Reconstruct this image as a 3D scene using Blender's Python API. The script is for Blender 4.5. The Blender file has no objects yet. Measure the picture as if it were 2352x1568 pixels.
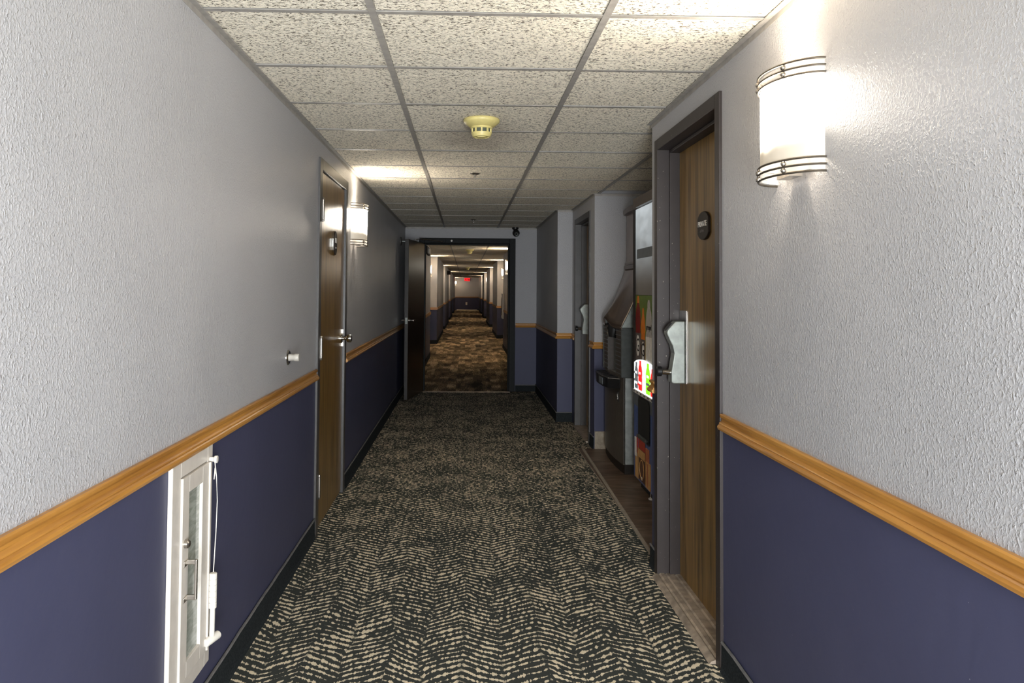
import bpy, bmesh, math, random
from mathutils import Vector, Matrix
random.seed(7)
scene = bpy.context.scene
col = scene.collection

# ------------------------------------------------------------------ camera
cam_d = bpy.data.cameras.new('camera')
cam_o = bpy.data.objects.new('camera', cam_d)
col.objects.link(cam_o)
PI_, YA, RO = 0.034640896, 0.028542412, 0.007359321
def _rot():
    cy, sy, cp, sp, cr, sr = math.cos(YA), math.sin(YA), math.cos(PI_), math.sin(PI_), math.cos(RO), math.sin(RO)
    rz = Matrix(((cy, -sy, 0), (sy, cy, 0), (0, 0, 1)))
    rx = Matrix(((1, 0, 0), (0, cp, sp), (0, -sp, cp)))
    ry = Matrix(((cr, 0, sr), (0, 1, 0), (-sr, 0, cr)))
    return ry @ rx @ rz
_R = _rot()
m = Matrix((_R[0], _R[2], -_R[1])).transposed().to_4x4()
m.translation = Vector((0, 0, 1.3959))
cam_o.matrix_world = m
cam_d.sensor_fit = 'HORIZONTAL'
cam_d.sensor_width = 36.0
cam_d.lens = 36.0 * 1800.0 / 2352.0
cam_d.shift_x = (1176 - 1121.466) / 2352.0
cam_d.shift_y = (604.263 - 784) / 2352.0
cam_d.clip_start = 0.02
cam_d.clip_end = 200
scene.camera = cam_o

# ------------------------------------------------------------------ world, exposure
w = bpy.data.worlds.new('world')
w.use_nodes = True
w.node_tree.nodes['Background'].inputs[0].default_value = (0.6, 0.7, 0.8, 1)
w.node_tree.nodes['Background'].inputs[1].default_value = 0.0
scene.world = w
vs = scene.view_settings
vs.view_transform = 'Standard'
vs.look = 'None'
vs.gamma = 1
vs.use_curve_mapping = False
vs.exposure = 2.62
SHADE_L = 10.4        # radiance of a sconce shade
BULB_W = 6.0         # up-light of a sconce, out of its open top
FAR_SHADE = 5.0
FAR_BULB = 20.0
ADDED_FILL_W = 45.0         # fill light added at the unseen entrance behind the camera
WARM = (1.0, 0.88, 0.72)
WARM_FAR = (1.0, .76, .5)

# ------------------------------------------------------------------ node helpers
class NT:
    def __init__(s, name):
        s.m = bpy.data.materials.new(name)
        s.m.use_nodes = True
        s.t = s.m.node_tree
        s.b = s.t.nodes['Principled BSDF']
        s.out = s.t.nodes['Material Output']
        s._p = None
    def new(s, k): return s.t.nodes.new(k)
    def put(s, sock, v):
        if hasattr(v, 'is_output'): s.t.links.new(v, sock)
        elif isinstance(v, (tuple, list)) and len(v) == 3 and sock.type == 'RGBA': sock.default_value = (*v, 1)
        else: sock.default_value = v
    def M(s, op, a, b=0.0, c=0.0):
        n = s.new('ShaderNodeMath'); n.operation = op
        s.put(n.inputs[0], a); s.put(n.inputs[1], b); s.put(n.inputs[2], c)
        return n.outputs[0]
    def pos(s):
        if s._p is None: s._p = s.new('ShaderNodeNewGeometry').outputs['Position']
        return s._p
    def obj(s):
        return s.new('ShaderNodeTexCoord').outputs['Object']
    def sep(s, v):
        n = s.new('ShaderNodeSeparateXYZ'); s.put(n.inputs[0], v); return n.outputs
    def comb(s, x, y, z):
        n = s.new('ShaderNodeCombineXYZ'); s.put(n.inputs[0], x); s.put(n.inputs[1], y); s.put(n.inputs[2], z); return n.outputs[0]
    def scl(s, v, sc, off=(0, 0, 0)):
        n = s.new('ShaderNodeMapping'); s.put(n.inputs['Vector'], v); n.inputs['Scale'].default_value = sc; n.inputs['Location'].default_value = off
        return n.outputs[0]
    def noise(s, v, scale, detail=2.0, rough=.5, dist=0.0):
        n = s.new('ShaderNodeTexNoise'); s.put(n.inputs['Vector'], v)
        n.inputs['Scale'].default_value = scale; n.inputs['Detail'].default_value = detail
        n.inputs['Roughness'].default_value = rough; n.inputs['Distortion'].default_value = dist
        return n.outputs[0]
    def white(s, v):
        n = s.new('ShaderNodeTexWhiteNoise'); n.noise_dimensions = '3D'; s.put(n.inputs['Vector'], v); return n.outputs[0]
    def ramp(s, v, stops):
        n = s.new('ShaderNodeValToRGB'); s.put(n.inputs[0], v)
        e = n.color_ramp.elements
        while len(e) < len(stops): e.new(0.5)
        for i, (p, c) in enumerate(stops):
            e[i].position = p; e[i].color = (*c, 1) if len(c) == 3 else c
        return n.outputs[0]
    def smooth(s, v, a, b, lo=0.0, hi=1.0):
        n = s.new('ShaderNodeMapRange'); n.interpolation_type = 'SMOOTHSTEP'
        s.put(n.inputs[0], v); s.put(n.inputs[1], a); s.put(n.inputs[2], b); s.put(n.inputs[3], lo); s.put(n.inputs[4], hi)
        return n.outputs[0]
    def mix(s, f, a, b):
        n = s.new('ShaderNodeMix'); n.data_type = 'RGBA'
        s.put(n.inputs[0], f); s.put(n.inputs[6], a); s.put(n.inputs[7], b)
        return n.outputs[2]
    def bump(s, h, strength, dist=0.01):
        n = s.new('ShaderNodeBump'); n.inputs['Strength'].default_value = strength; n.inputs['Distance'].default_value = dist
        s.put(n.inputs['Height'], h); s.t.links.new(n.outputs[0], s.b.inputs['Normal'])
    def set(s, color=None, rough=None, metal=None, spec=None, alpha=None, trans=None, ior=None):
        if color is not None: s.put(s.b.inputs['Base Color'], color)
        if rough is not None: s.put(s.b.inputs['Roughness'], rough)
        if metal is not None: s.put(s.b.inputs['Metallic'], metal)
        if spec is not None: s.put(s.b.inputs['Specular IOR Level'], spec)
        if trans is not None: s.put(s.b.inputs['Transmission Weight'], trans)
        if alpha is not None: s.put(s.b.inputs['Alpha'], alpha)
        if ior is not None: s.put(s.b.inputs['IOR'], ior)
        return s
    def emit(s, color, strength):
        s.put(s.b.inputs['Emission Color'], color); s.put(s.b.inputs['Emission Strength'], strength); return s

def lin(r, g, b):
    f = lambda v: (v / 255 / 12.92) if v / 255 <= .04045 else ((v / 255 + .055) / 1.055) ** 2.4
    return (f(r), f(g), f(b))

def plain(name, rgb, rough=.5, metal=0.0, spec=.5, mott=.12, scale=30):
    t = NT(name)
    n = t.noise(t.obj(), scale, 3)
    c = lin(*rgb)
    t.set(t.mix(t.smooth(n, .3, .7), tuple(v * (1 - mott) for v in c), tuple(min(1, v * (1 + mott)) for v in c)), rough, metal, spec)
    return t.m

MAT = {}
def make_mats():
    # upper wall: semi-gloss grey paint over knock-down texture
    t = NT('grey_wall_paint'); p = t.pos()
    n1 = t.noise(t.scl(p, (1, 1, .92)), 135, 3, .55, .5)
    n2 = t.noise(t.scl(p, (1, 1, .66)), 100, 2, .5, .6)
    n3 = t.noise(p, 2.2, 3)
    h = t.M('ADD', t.M('MULTIPLY', t.smooth(n1, .42, .74), .6), t.M('MULTIPLY', t.smooth(n2, .60, .74), .7))
    t.bump(h, .55, .004)
    t.set(t.mix(n3, lin(160, 160, 163), lin(172, 172, 175)), t.smooth(n3, .3, .7, .36, .45), 0, .3)
    MAT['wall'] = t.m
    # lower wall: navy paint, smooth, a few scuffs
    t = NT('navy_wall_paint'); p = t.pos()
    n1 = t.noise(t.scl(p, (1, 1, .8)), 26, 3); n2 = t.noise(p, 3, 4); n4 = t.noise(t.scl(p, (1, .6, 1)), 160, 1)
    c = t.mix(n2, lin(60, 62, 86), lin(69, 71, 96))
    c = t.mix(t.smooth(n4, .82, .86), c, lin(150, 150, 160))
    t.bump(n1, .12, .006)
    t.set(c, .5, 0, .28)
    MAT['navy'] = t.m
    # oak
    def wood(name, dark, light, axis, rough, scale=1.0, spec=.5, bump=.15):
        t = NT(name); p = t.pos()
        s = [38 * scale] * 3; s[axis] = 1.6 * scale
        n = t.noise(t.scl(p, tuple(s)), 1.0, 4, .6, .4)
        s2 = [150 * scale] * 3; s2[axis] = 4 * scale
        n2 = t.noise(t.scl(p, tuple(s2)), 1.0, 2)
        c = t.ramp(n, [(.3, lin(*dark)), (.5, tuple((a + b) / 2 for a, b in zip(lin(*dark), lin(*light)))), (.72, lin(*light))])
        c = t.mix(t.smooth(n2, .62, .72, 0, .45), c, tuple(v * .5 for v in lin(*dark)))
        t.set(c, rough, 0, spec)
        t.bump(n2, bump, .002)
        return t.m
    MAT['oak'] = wood('golden_oak', (146, 98, 40), (190, 138, 66), 1, .35)
    MAT['oak_x'] = wood('golden_oak_crosswise', (146, 98, 40), (190, 138, 66), 0, .35)
    MAT['doorwood'] = wood('walnut_door_veneer', (76, 54, 20), (150, 116, 60), 2, .28, 1.0, .42, .1)
    t = NT('brown_grey_frame_paint'); p = t.pos()
    chip = t.smooth(t.noise(t.scl(p, (1, 1, .5)), 150, 2), .735, .76)
    t.set(t.mix(chip, t.mix(t.noise(p, 14, 3), lin(38, 32, 31), lin(51, 44, 43)), lin(165, 156, 142)), .46, 0, .35)
    MAT['frame'] = t.m
    MAT['frame_grey'] = plain('grey_frame_paint', (66, 64, 63), .4, 0, .5, .1, 14)
    MAT['frame_dark'] = plain('dark_frame_paint', (30, 32, 33), .62, 0, .2)
    # carpet of the near hall: chevron dashes
    t = NT('chevron_carpet'); p = t.pos(); x, y, z = t.sep(p)
    wob = t.M('MULTIPLY', t.M('SUBTRACT', t.noise(t.comb(x, t.M('MULTIPLY', y, .5), 0), 4.5, 2), .5), .12)
    u = t.M('ADD', x, wob)
    W = .148
    seg = t.M('FLOOR', t.M('DIVIDE', u, W))
    tri = t.M('DIVIDE', t.M('PINGPONG', u, W), W)
    rnd = t.white(t.comb(seg, t.M('FLOOR', t.M('MULTIPLY', t.M('ADD', y, t.M('MULTIPLY', seg, .37)), 1.1)), 3.0))
    ph = t.M('DIVIDE', t.M('ADD', t.M('ADD', y, t.M('MULTIPLY', tri, .098)),
             t.M('ADD', t.M('MULTIPLY', rnd, .030), t.M('MULTIPLY', t.noise(p, 6.0, 2), .045))), .0405)
    row = t.M('FLOOR', ph)
    d = t.M('ABSOLUTE', t.M('SUBTRACT', t.M('SUBTRACT', ph, row), .5))
    big = t.noise(t.comb(x, y, 0), 3.2, 2)
    dashn = t.noise(t.comb(t.M('MULTIPLY', x, 70.0), t.M('MULTIPLY', row, 5.37), t.M('MULTIPLY', seg, 3.1)), 1.0, 2, .6)
    fine = t.noise(p, 330, 2)
    thick = t.M('ADD', t.M('MULTIPLY', t.smooth(big, .3, .7), .12), t.M('MULTIPLY', t.M('SUBTRACT', dashn, .435), 1.2))
    thick = t.M('ADD', thick, t.M('MULTIPLY', t.M('SUBTRACT', fine, .5), .22))
    vert = t.M('MULTIPLY', t.smooth(t.M('MINIMUM', tri, t.M('SUBTRACT', 1.0, tri)), 0.0, .10, .5, 1.0), 1.0)
    vert = t.M('MAXIMUM', vert, t.smooth(t.noise(t.comb(seg, t.M('MULTIPLY', y, 3.0), 0), 1.7, 1), .5, .62))
    mask = t.M('MULTIPLY', t.smooth(t.M('SUBTRACT', thick, d), -.03, .07), vert)
    dk = t.mix(fine, lin(44, 49, 48), lin(72, 74, 70))
    lt = t.mix(fine, lin(198, 182, 154), lin(248, 236, 210))
    t.set(t.mix(mask, dk, lt), .95, 0, .1)
    t.bump(t.M('ADD', fine, t.M('MULTIPLY', mask, .4)), .5, .004)
    MAT['carpet'] = t.m
    # carpet of the far hall: patchwork of brown and tan blocks
    t = NT('patchwork_carpet'); p = t.pos(); x, y, z = t.sep(p)
    st = t.noise(t.scl(p, (75, 6, 1)), 1.0, 3, .65)
    edge = t.M('MULTIPLY', t.M('SUBTRACT', st, .5), .5)
    a1 = t.noise(t.comb(t.M('MULTIPLY', t.M('FLOOR', t.M('ADD', t.M('MULTIPLY', x, 7.7), edge)), 3.3), t.M('MULTIPLY', y, 1.25), 0), 1.0, 1)
    a2 = t.noise(t.scl(p, (7.5, 1.5, 1)), 1.0, 2, .5, .4)
    lev = t.M('DIVIDE', t.M('FLOOR', t.M('MULTIPLY', t.M('ADD', t.M('ADD', t.M('MULTIPLY', a1, .6), t.M('MULTIPLY', a2, .4)), t.M('MULTIPLY', edge, .10)), 14.0)), 14.0)
    v = t.M('ADD', t.M('MULTIPLY', t.M('SUBTRACT', lev, .18), 1.0), t.M('MULTIPLY', st, .42))
    c = t.ramp(v, [(.34, lin(72, 64, 52)), (.47, lin(128, 112, 90)), (.55, lin(172, 150, 118)), (.66, lin(250, 226, 186))])
    t.set(c, .95, 0, .1)
    MAT['carpet_far'] = t.m
    MAT['cove'] = plain('dark_carpet_cove', (38, 42, 44), .95, 0, .1, .35, 160)
    MAT['binding'] = plain('grey_carpet_binding', (105, 104, 104), .8, 0, .2)
    # ceiling tile with worm-like fissures
    t = NT('fissured_ceiling_tile'); p = t.pos()
    n1 = t.noise(t.scl(p, (1, 1.35, 1)), 88, 3, .6, .7)
    n2 = t.noise(p, 1.6, 3)
    pit = t.smooth(n1, .36, .50)
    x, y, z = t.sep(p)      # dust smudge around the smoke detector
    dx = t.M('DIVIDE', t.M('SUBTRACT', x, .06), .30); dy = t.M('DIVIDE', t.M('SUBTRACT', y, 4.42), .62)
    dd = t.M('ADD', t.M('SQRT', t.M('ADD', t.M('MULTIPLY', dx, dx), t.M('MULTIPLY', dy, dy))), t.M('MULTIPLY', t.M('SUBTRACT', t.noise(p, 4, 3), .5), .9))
    smudge_f = t.smooth(dd, .15, 1.1, .42, 0.0)
    c = t.mix(smudge_f, t.mix(n2, lin(246, 236, 216), lin(250, 243, 226)), lin(128, 112, 98))
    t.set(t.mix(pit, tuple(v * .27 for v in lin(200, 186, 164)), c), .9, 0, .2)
    t.bump(t.smooth(n1, .3, .66), .6, .008)
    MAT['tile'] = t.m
    MAT['grid'] = plain('ceiling_grid_enamel', (150, 146, 140), .45)
    MAT['plenum'] = plain('dark_plenum', (30, 28, 26), .9)
    # stone-look floor planks of the alcove
    t = NT('brown_stone_plank'); p = t.pos(); o = t.new('ShaderNodeObjectInfo')
    n1 = t.noise(t.scl(p, (4, 20, 1)), 1.0, 5, .6, .5); n2 = t.noise(p, 7, 3)
    c = t.ramp(n1, [(.3, lin(74, 58, 46)), (.55, lin(104, 86, 70)), (.75, lin(136, 118, 100))])
    c = t.mix(t.smooth(n2, .5, .75, 0, .4), c, lin(146, 132, 116))
    t.set(c, .42, 0, .4); t.bump(n1, .2, .004)
    MAT['plank'] = t.m
    MAT['grout'] = plain('pale_grout', (150, 140, 126), .8)
    t = NT('beige_stone'); p = t.pos()
    t.set(t.ramp(t.noise(p, 22, 5, .65, .8), [(.3, lin(118, 104, 86)), (.6, lin(150, 138, 118)), (.8, lin(172, 162, 144))]), .45)
    MAT['stone'] = t.m
    # metals and plastics
    MAT['chrome'] = plain('polished_chrome', (205, 203, 198), .14, 1.0)
    MAT['nickel'] = plain('brushed_nickel', (178, 172, 164), .3, 1.0)
    MAT['steel'] = plain('satin_steel', (150, 155, 150), .4, .7)
    MAT['rod'] = plain('sconce_wire_nickel', (104, 97, 88), .4, .9)
    MAT['black'] = plain('black_plastic', (22, 22, 23), .35)
    MAT['blackmatte'] = plain('black_matte', (10, 10, 10), .8)
    MAT['white'] = plain('white_enamel', (200, 194, 186), .38, 0, .5, .04)
    MAT['whiteplastic'] = plain('white_plastic', (212, 208, 200), .4, 0, .5, .04)
    MAT['yellow'] = plain('aged_yellow_plastic', (206, 192, 126), .42, 0, .5, .05)
    MAT['soot'] = plain('grey_screen', (72, 78, 66), .7)
    MAT['bronze'] = plain('dark_bronze_plastic', (36, 29, 24), .6, 0, .25)
    MAT['hood'] = plain('brown_stainless', (128, 112, 102), .26, .75, .5, .18, 9)
    MAT['capbrown'] = plain('brown_metal_trim', (98, 88, 82), .35, .5)
    MAT['charcoal'] = plain('charcoal_plastic', (72, 76, 74), .5, 0, .4)
    MAT['charcoalmetal'] = plain('charcoal_metal', (88, 82, 76), .36, .4)
    MAT['rib'] = plain('dark_rib_plastic', (62, 55, 50), .5)
    MAT['sidesteel'] = plain('stainless_side', (180, 184, 180), .34, .7)
    MAT['alum'] = plain('worn_aluminium', (166, 152, 136), .45, .35, .5, .3, 20)
    MAT['plate'] = plain('ivory_plate', (176, 172, 164), .5)
    t = NT('clear_acrylic')
    tr = t.new('ShaderNodeBsdfTransparent'); mx = t.new('ShaderNodeMixShader'); mx.inputs[0].default_value = .3
    t.set((.9, .88, .84), .12); t.emit((1, .93, .8), .04)
    t.t.links.new(tr.outputs[0], mx.inputs[1]); t.t.links.new(t.b.outputs[0], mx.inputs[2]); t.t.links.new(mx.outputs[0], t.out.inputs[0])
    MAT['acrylic'] = t.m
    # sconce shades: the lamp sits high in the shade, so the lowest band glows less
    def shade(name, L):
        t = NT(name); x, y, z = t.sep(t.obj())
        wv = t.M('MULTIPLY', t.M('SUBTRACT', t.noise(t.obj(), 9, 2), .5), .05)
        f = t.smooth(t.M('ADD', z, wv), -.092, -.005, 0.0, 1.0)
        e = t.M('ADD', t.M('MULTIPLY', t.M('MULTIPLY', t.M('POWER', f, 2.2), t.smooth(x, .0, .095, .12, 1.0)), L), .05)
        t.set((.4, .37, .32), .5); 
        bk = t.new('ShaderNodeNewGeometry').outputs['Backfacing']
        t.emit(t.mix(f, (1.0, .84, .62), (1.0, .9, .76)), t.M('MULTIPLY', e, t.M('SUBTRACT', 1.0, t.M('MULTIPLY', bk, .93))))
        return t.m
    MAT['shade'] = shade('frosted_glowing_shade', SHADE_L)
    MAT['shade_far'] = shade('warm_glowing_shade', FAR_SHADE)
    # cabinet pane
    t = NT('cloudy_wired_glass'); p = t.pos(); x, y, z = t.sep(p)
    n = t.noise(t.scl(p, (5, 14, 60)), 1.0, 3, .6, 1.0)
    t.set(t.mix(t.smooth(n, .35, .7), lin(140, 146, 138), lin(168, 174, 166)), .09, 0, .5)
    tr = t.new('ShaderNodeBsdfTransparent'); mx = t.new('ShaderNodeMixShader'); mx.inputs[0].default_value = .93
    t.t.links.new(tr.outputs[0], mx.inputs[1]); t.t.links.new(t.b.outputs[0], mx.inputs[2]); t.t.links.new(mx.outputs[0], t.out.inputs[0])
    MAT['pane'] = t.m
    # vending machine prints
    t = NT('lit_header_panel'); x, y, z = t.sep(t.pos())
    n = t.noise(t.scl(t.pos(), (1, 6, 14)), 1.0, 3)
    e = t.smooth(z, 1.40, 2.0, 0.0, .085)
    e = t.M('MULTIPLY', e, t.smooth(n, .2, .8, .75, 1.15))
    t.set(lin(112, 109, 106), .35); t.emit((.86, .95, 1.0), e)
    MAT['header'] = t.m
    MAT['green'] = plain('olive_green_print', (88, 112, 40), .3)
    MAT['redprint'] = plain('red_print', (168, 44, 28), .3)
    MAT['deepred'] = plain('deep_red_print', (112, 26, 22), .3)
    MAT['orange'] = plain('orange_print', (206, 116, 34), .3)
    MAT['paleprint'] = plain('pale_print', (176, 172, 166), .3)
    MAT['greyprint'] = plain('grey_print', (92, 84, 80), .3)
    MAT['whiteprint'] = plain('white_print', (222, 218, 212), .4)
    MAT['blackprint'] = plain('black_print', (18, 16, 16), .4)
    MAT['blue'] = plain('blue_cabinet_print', (74, 92, 142), .35)
    MAT['greyblue'] = plain('grey_blue_cabinet', (92, 98, 104), .35)
    MAT['brownprint'] = plain('brown_snack_print', (84, 48, 30), .35)
    MAT['tanprint'] = plain('tan_snack_print', (196, 150, 92), .35)
    MAT['salmon'] = plain('salmon_snack_print', (178, 100, 66), .35)
    def glow(name, rgb, e):
        t = NT(name); n = t.noise(t.obj(), 60, 2)
        c = lin(*rgb); t.set(c, .3); t.emit(t.mix(n, c, tuple(min(1, v * 1.2 + .02) for v in c)), e); return t.m
    MAT['winwhite'] = glow('lit_window_white', (225, 236, 240), .23)
    MAT['winred'] = glow('lit_red_bottle', (235, 30, 24), .2)
    MAT['wingreen'] = glow('lit_lime_bottle', (120, 235, 20), .24)
    MAT['wingrey'] = glow('lit_grey_bottle', (96, 100, 104), .12)
    MAT['exitred'] = glow('exit_red_glow', (255, 8, 16), .5)
    MAT['fillpane'] = glow('added_glowing_pane', (225, 240, 255), .8)  # glow for the pane of the added entrance
make_mats()

# ------------------------------------------------------------------ mesh helpers
OFF = {}
class MB:
    def __init__(s): s.v = []; s.f = []; s.mi = []; s.cur = 0
    def add(s, vs, fs):
        n = len(s.v); s.v += [tuple(v) for v in vs]
        for f in fs: s.f.append(tuple(i + n for i in f)); s.mi.append(s.cur)
        return s
    def box(s, x0, x1, y0, y1, z0, z1):
        vs = [(x, y, z) for z in (z0, z1) for y in (y0, y1) for x in (x0, x1)]
        return s.add(vs, [(0, 2, 3, 1), (4, 5, 7, 6), (0, 1, 5, 4), (2, 6, 7, 3), (0, 4, 6, 2), (1, 3, 7, 5)])
    def prism(s, pts, fn, a, b):
        """pts 2-D outline, fn(p, q, t) -> 3-D; closed prism from t=a to t=b"""
        n = len(pts)
        vs = [fn(p, q, a) for p, q in pts] + [fn(p, q, b) for p, q in pts]
        fs = [(i, (i + 1) % n, n + (i + 1) % n, n + i) for i in range(n)]
        return s.add(vs, fs + [tuple(range(n - 1, -1, -1)), tuple(range(n, 2 * n))])
    def tube(s, path, r, n=8, cap=True):
        path = [Vector(p) for p in path]; rings = []
        up = Vector((0, 0, 1))
        for i, p in enumerate(path):
            a = path[max(i - 1, 0)]; b = path[min(i + 1, len(path) - 1)]
            d = (b - a).normalized()
            u = d.cross(up)
            if u.length < 1e-3: u = d.cross(Vector((1, 0, 0)))
            u.normalize(); w_ = u.cross(d)
            rr = r[i] if isinstance(r, (list, tuple)) else r
            rings.append([p + rr * (math.cos(2 * math.pi * k / n) * u + math.sin(2 * math.pi * k / n) * w_) for k in range(n)])
        vs = [v for ring in rings for v in ring]; fs = []
        for i in range(len(rings) - 1):
            for k in range(n):
                fs.append((i * n + k, i * n + (k + 1) % n, (i + 1) * n + (k + 1) % n, (i + 1) * n + k))
        if cap: fs += [tuple(range(n - 1, -1, -1)), tuple(range((len(rings) - 1) * n, len(rings) * n))]
        return s.add(vs, fs)
    def lathe(s, prof, c, axis=(0, 0, 1), n=24):
        """prof = [(radius, height)] along the axis from centre c"""
        ax = Vector(axis).normalized(); u = ax.orthogonal().normalized(); w_ = ax.cross(u); c = Vector(c)
        vs = []; fs = []
        for r, h in prof:
            for k in range(n):
                a = 2 * math.pi * k / n
                vs.append(c + ax * h + max(r, 1e-5) * (math.cos(a) * u + math.sin(a) * w_))
        for i in range(len(prof) - 1):
            for k in range(n):
                fs.append((i * n + k, i * n + (k + 1) % n, (i + 1) * n + (k + 1) % n, (i + 1) * n + k))
        fs += [tuple(range(n - 1, -1, -1)), tuple(range((len(prof) - 1) * n, len(prof) * n))]
        return s.add(vs, fs)
    def grid(s, rows):
        n = len(rows[0]); vs = [v for r in rows for v in r]; fs = []
        for i in range(len(rows) - 1):
            for k in range(n - 1):
                fs.append((i * n + k, i * n + k + 1, (i + 1) * n + k + 1, (i + 1) * n + k))
        return s.add(vs, fs)
    def build(s, name, mat, parent=None, smooth=False, bevel=0, loc=None, solid=0):
        off = OFF.get(parent.name, Vector()) if parent else Vector(loc or (0, 0, 0))
        me = bpy.data.meshes.new(name)
        me.from_pydata([tuple(Vector(v) - off) for v in s.v], [], s.f)
        for mm in (mat if isinstance(mat, (list, tuple)) else [mat]): me.materials.append(MAT[mm])
        if max(s.mi, default=0): me.polygons.foreach_set('material_index', s.mi)
        bm = bmesh.new(); bm.from_mesh(me); bmesh.ops.recalc_face_normals(bm, faces=bm.faces); bm.to_mesh(me); bm.free()
        o = bpy.data.objects.new(name, me); col.objects.link(o)
        if parent: o.parent = parent
        else: o.location = off
        OFF[o.name] = off
        if smooth:
            me.polygons.foreach_set('use_smooth', [True] * len(me.polygons))
            me.set_sharp_from_angle(angle=math.radians(40))
        if solid:
            md = o.modifiers.new('solid', 'SOLIDIFY'); md.thickness = solid; md.offset = 0
        if bevel:
            md = o.modifiers.new('bevel', 'BEVEL'); md.width = bevel; md.segments = 2; md.limit_method = 'ANGLE'
        return o

def tag(o, label=None, cat=None, group=None, kind=None):
    if label: o['label'] = label
    if cat: o['category'] = cat
    if group: o['group'] = group
    if kind: o['kind'] = kind
    return o
def thing(name, loc, label, cat, group=None, kind=None, rotz=0):
    o = bpy.data.objects.new(name, None); o.empty_display_size = .1
    col.objects.link(o); o.location = loc; o.rotation_euler = (0, 0, rotz)
    OFF[o.name] = Vector(loc) if rotz == 0 else Vector()
    return tag(o, label, cat, group, kind)
def structure(o, label, cat): return tag(o, label, cat, None, 'structure')
def copy_tree(o, parent=None):
    c = o.copy(); col.objects.link(c)
    if parent: c.parent = parent
    for ch in list(o.children): copy_tree(ch, c)
    return c
def text(name, body, size, mat, parent, origin, right, up, extrude=.0006, align='CENTER'):
    cu = bpy.data.curves.new(name, 'FONT'); cu.body = body; cu.size = size; cu.extrude = extrude
    cu.align_x = align; cu.align_y = 'CENTER'; cu.resolution_u = 2
    cu.materials.append(MAT[mat])
    tmp = bpy.data.objects.new(name, cu); col.objects.link(tmp)
    dg = bpy.context.evaluated_depsgraph_get(); dg.update()
    me = bpy.data.meshes.new_from_object(tmp.evaluated_get(dg)); me.name = name
    bpy.data.objects.remove(tmp)
    o = bpy.data.objects.new(name, me); col.objects.link(o)
    r = Vector(right).normalized(); u = Vector(up).normalized(); n = r.cross(u)
    M4 = Matrix((r, u, n)).transposed().to_4x4(); M4.translation = Vector(origin) - OFF.get(parent.name, Vector())
    o.parent = parent; o.matrix_local = M4
    return o

XL, XR, ZT, ZS = -.844, .962, 2.267, .915        # left wall, right wall, ceiling, paint split behind the rail
WT = 2.40                                          # walls run on above the ceiling

def wbox(mb, x0, x1, y0, y1, z0=0.0, z1=WT):
    if z0 < ZS: mb.cur = 1; mb.box(x0, x1, y0, y1, z0, min(ZS, z1))
    if z1 > ZS: mb.cur = 0; mb.box(x0, x1, y0, y1, max(ZS, z0), z1)
    mb.cur = 0
W2 = ['wall', 'navy']

# ------------------------------------------------------------------ walls of the near hall
b = MB()
wbox(b, XL - .16, XL, -1.6, 2.30)
wbox(b, XL - .16, XL, 2.30, 2.61, 0, .205); wbox(b, XL - .16, XL, 2.30, 2.61, .865, WT); wbox(b, XL - .16, XL - .13, 2.30, 2.61, .205, .865)
wbox(b, XL - .16, XL, 2.61, 4.50)
wbox(b, XL - .16, XL, 4.50, 5.51, 2.11, WT)
wbox(b, XL - .16, XL, 5.51, 10.89)
structure(b.build('wall_left', W2), 'long left wall, textured grey paint over navy wainscot', 'wall')
b = MB()
wbox(b, XR, XR + .15, -1.6, 2.94); wbox(b, XR, XR + .15, 2.94, 3.90, 2.12, WT); wbox(b, XR, XR + .15, 3.90, 4.02)
structure(b.build('wall_right', W2), 'near right wall, grey over navy, holding the brown door', 'wall')
b = MB(); wbox(b, XR + .15, 2.35, 3.87, 4.02)
structure(b.build('wall_alcove_near', W2), 'near side wall of the vending alcove', 'wall')
b = MB(); wbox(b, 2.2, 2.35, 4.02, 6.95)
structure(b.build('wall_alcove_back', W2), 'rear wall of the vending alcove behind the machines', 'wall')
b = MB(); wbox(b, 1.147, 2.35, 6.95, 7.10)
structure(b.build('wall_alcove_far', W2), 'alcove end wall beside the ice machine, facing the camera', 'wall')
b = MB()
wbox(b, 1.147, 1.31, 7.10, 7.24); wbox(b, 1.147, 1.31, 7.24, 8.13, 2.10, WT); wbox(b, 1.147, 1.31, 8.13, 8.40)
structure(b.build('wall_right_middle', W2), 'short right wall past the alcove around a narrow door', 'wall')
b = MB(); wbox(b, .985, 1.31, 8.40, 10.89)
structure(b.build('wall_right_end', W2), 'right wall projecting in front of the open far door', 'wall')
b = MB()
wbox(b, -1.0, -.62, 10.89, 11.04); wbox(b, .65, 1.31, 10.89, 11.04); wbox(b, -.62, .65, 10.89, 11.04, 2.08, WT)
structure(b.build('wall_far', W2), 'cross wall with the wide open doorway at the end of the near hall', 'wall')

# hall end behind the camera, around the added glazed entrance
b = MB(); wbox(b, -1.0, -.30, -1.75, -1.6); wbox(b, .92, 1.11, -1.75, -1.6); wbox(b, -.30, .92, -1.75, -1.6, 2.16, WT)
structure(b.build('wall_back', W2), 'end wall behind the camera, around the added glazed entrance', 'wall')

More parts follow.
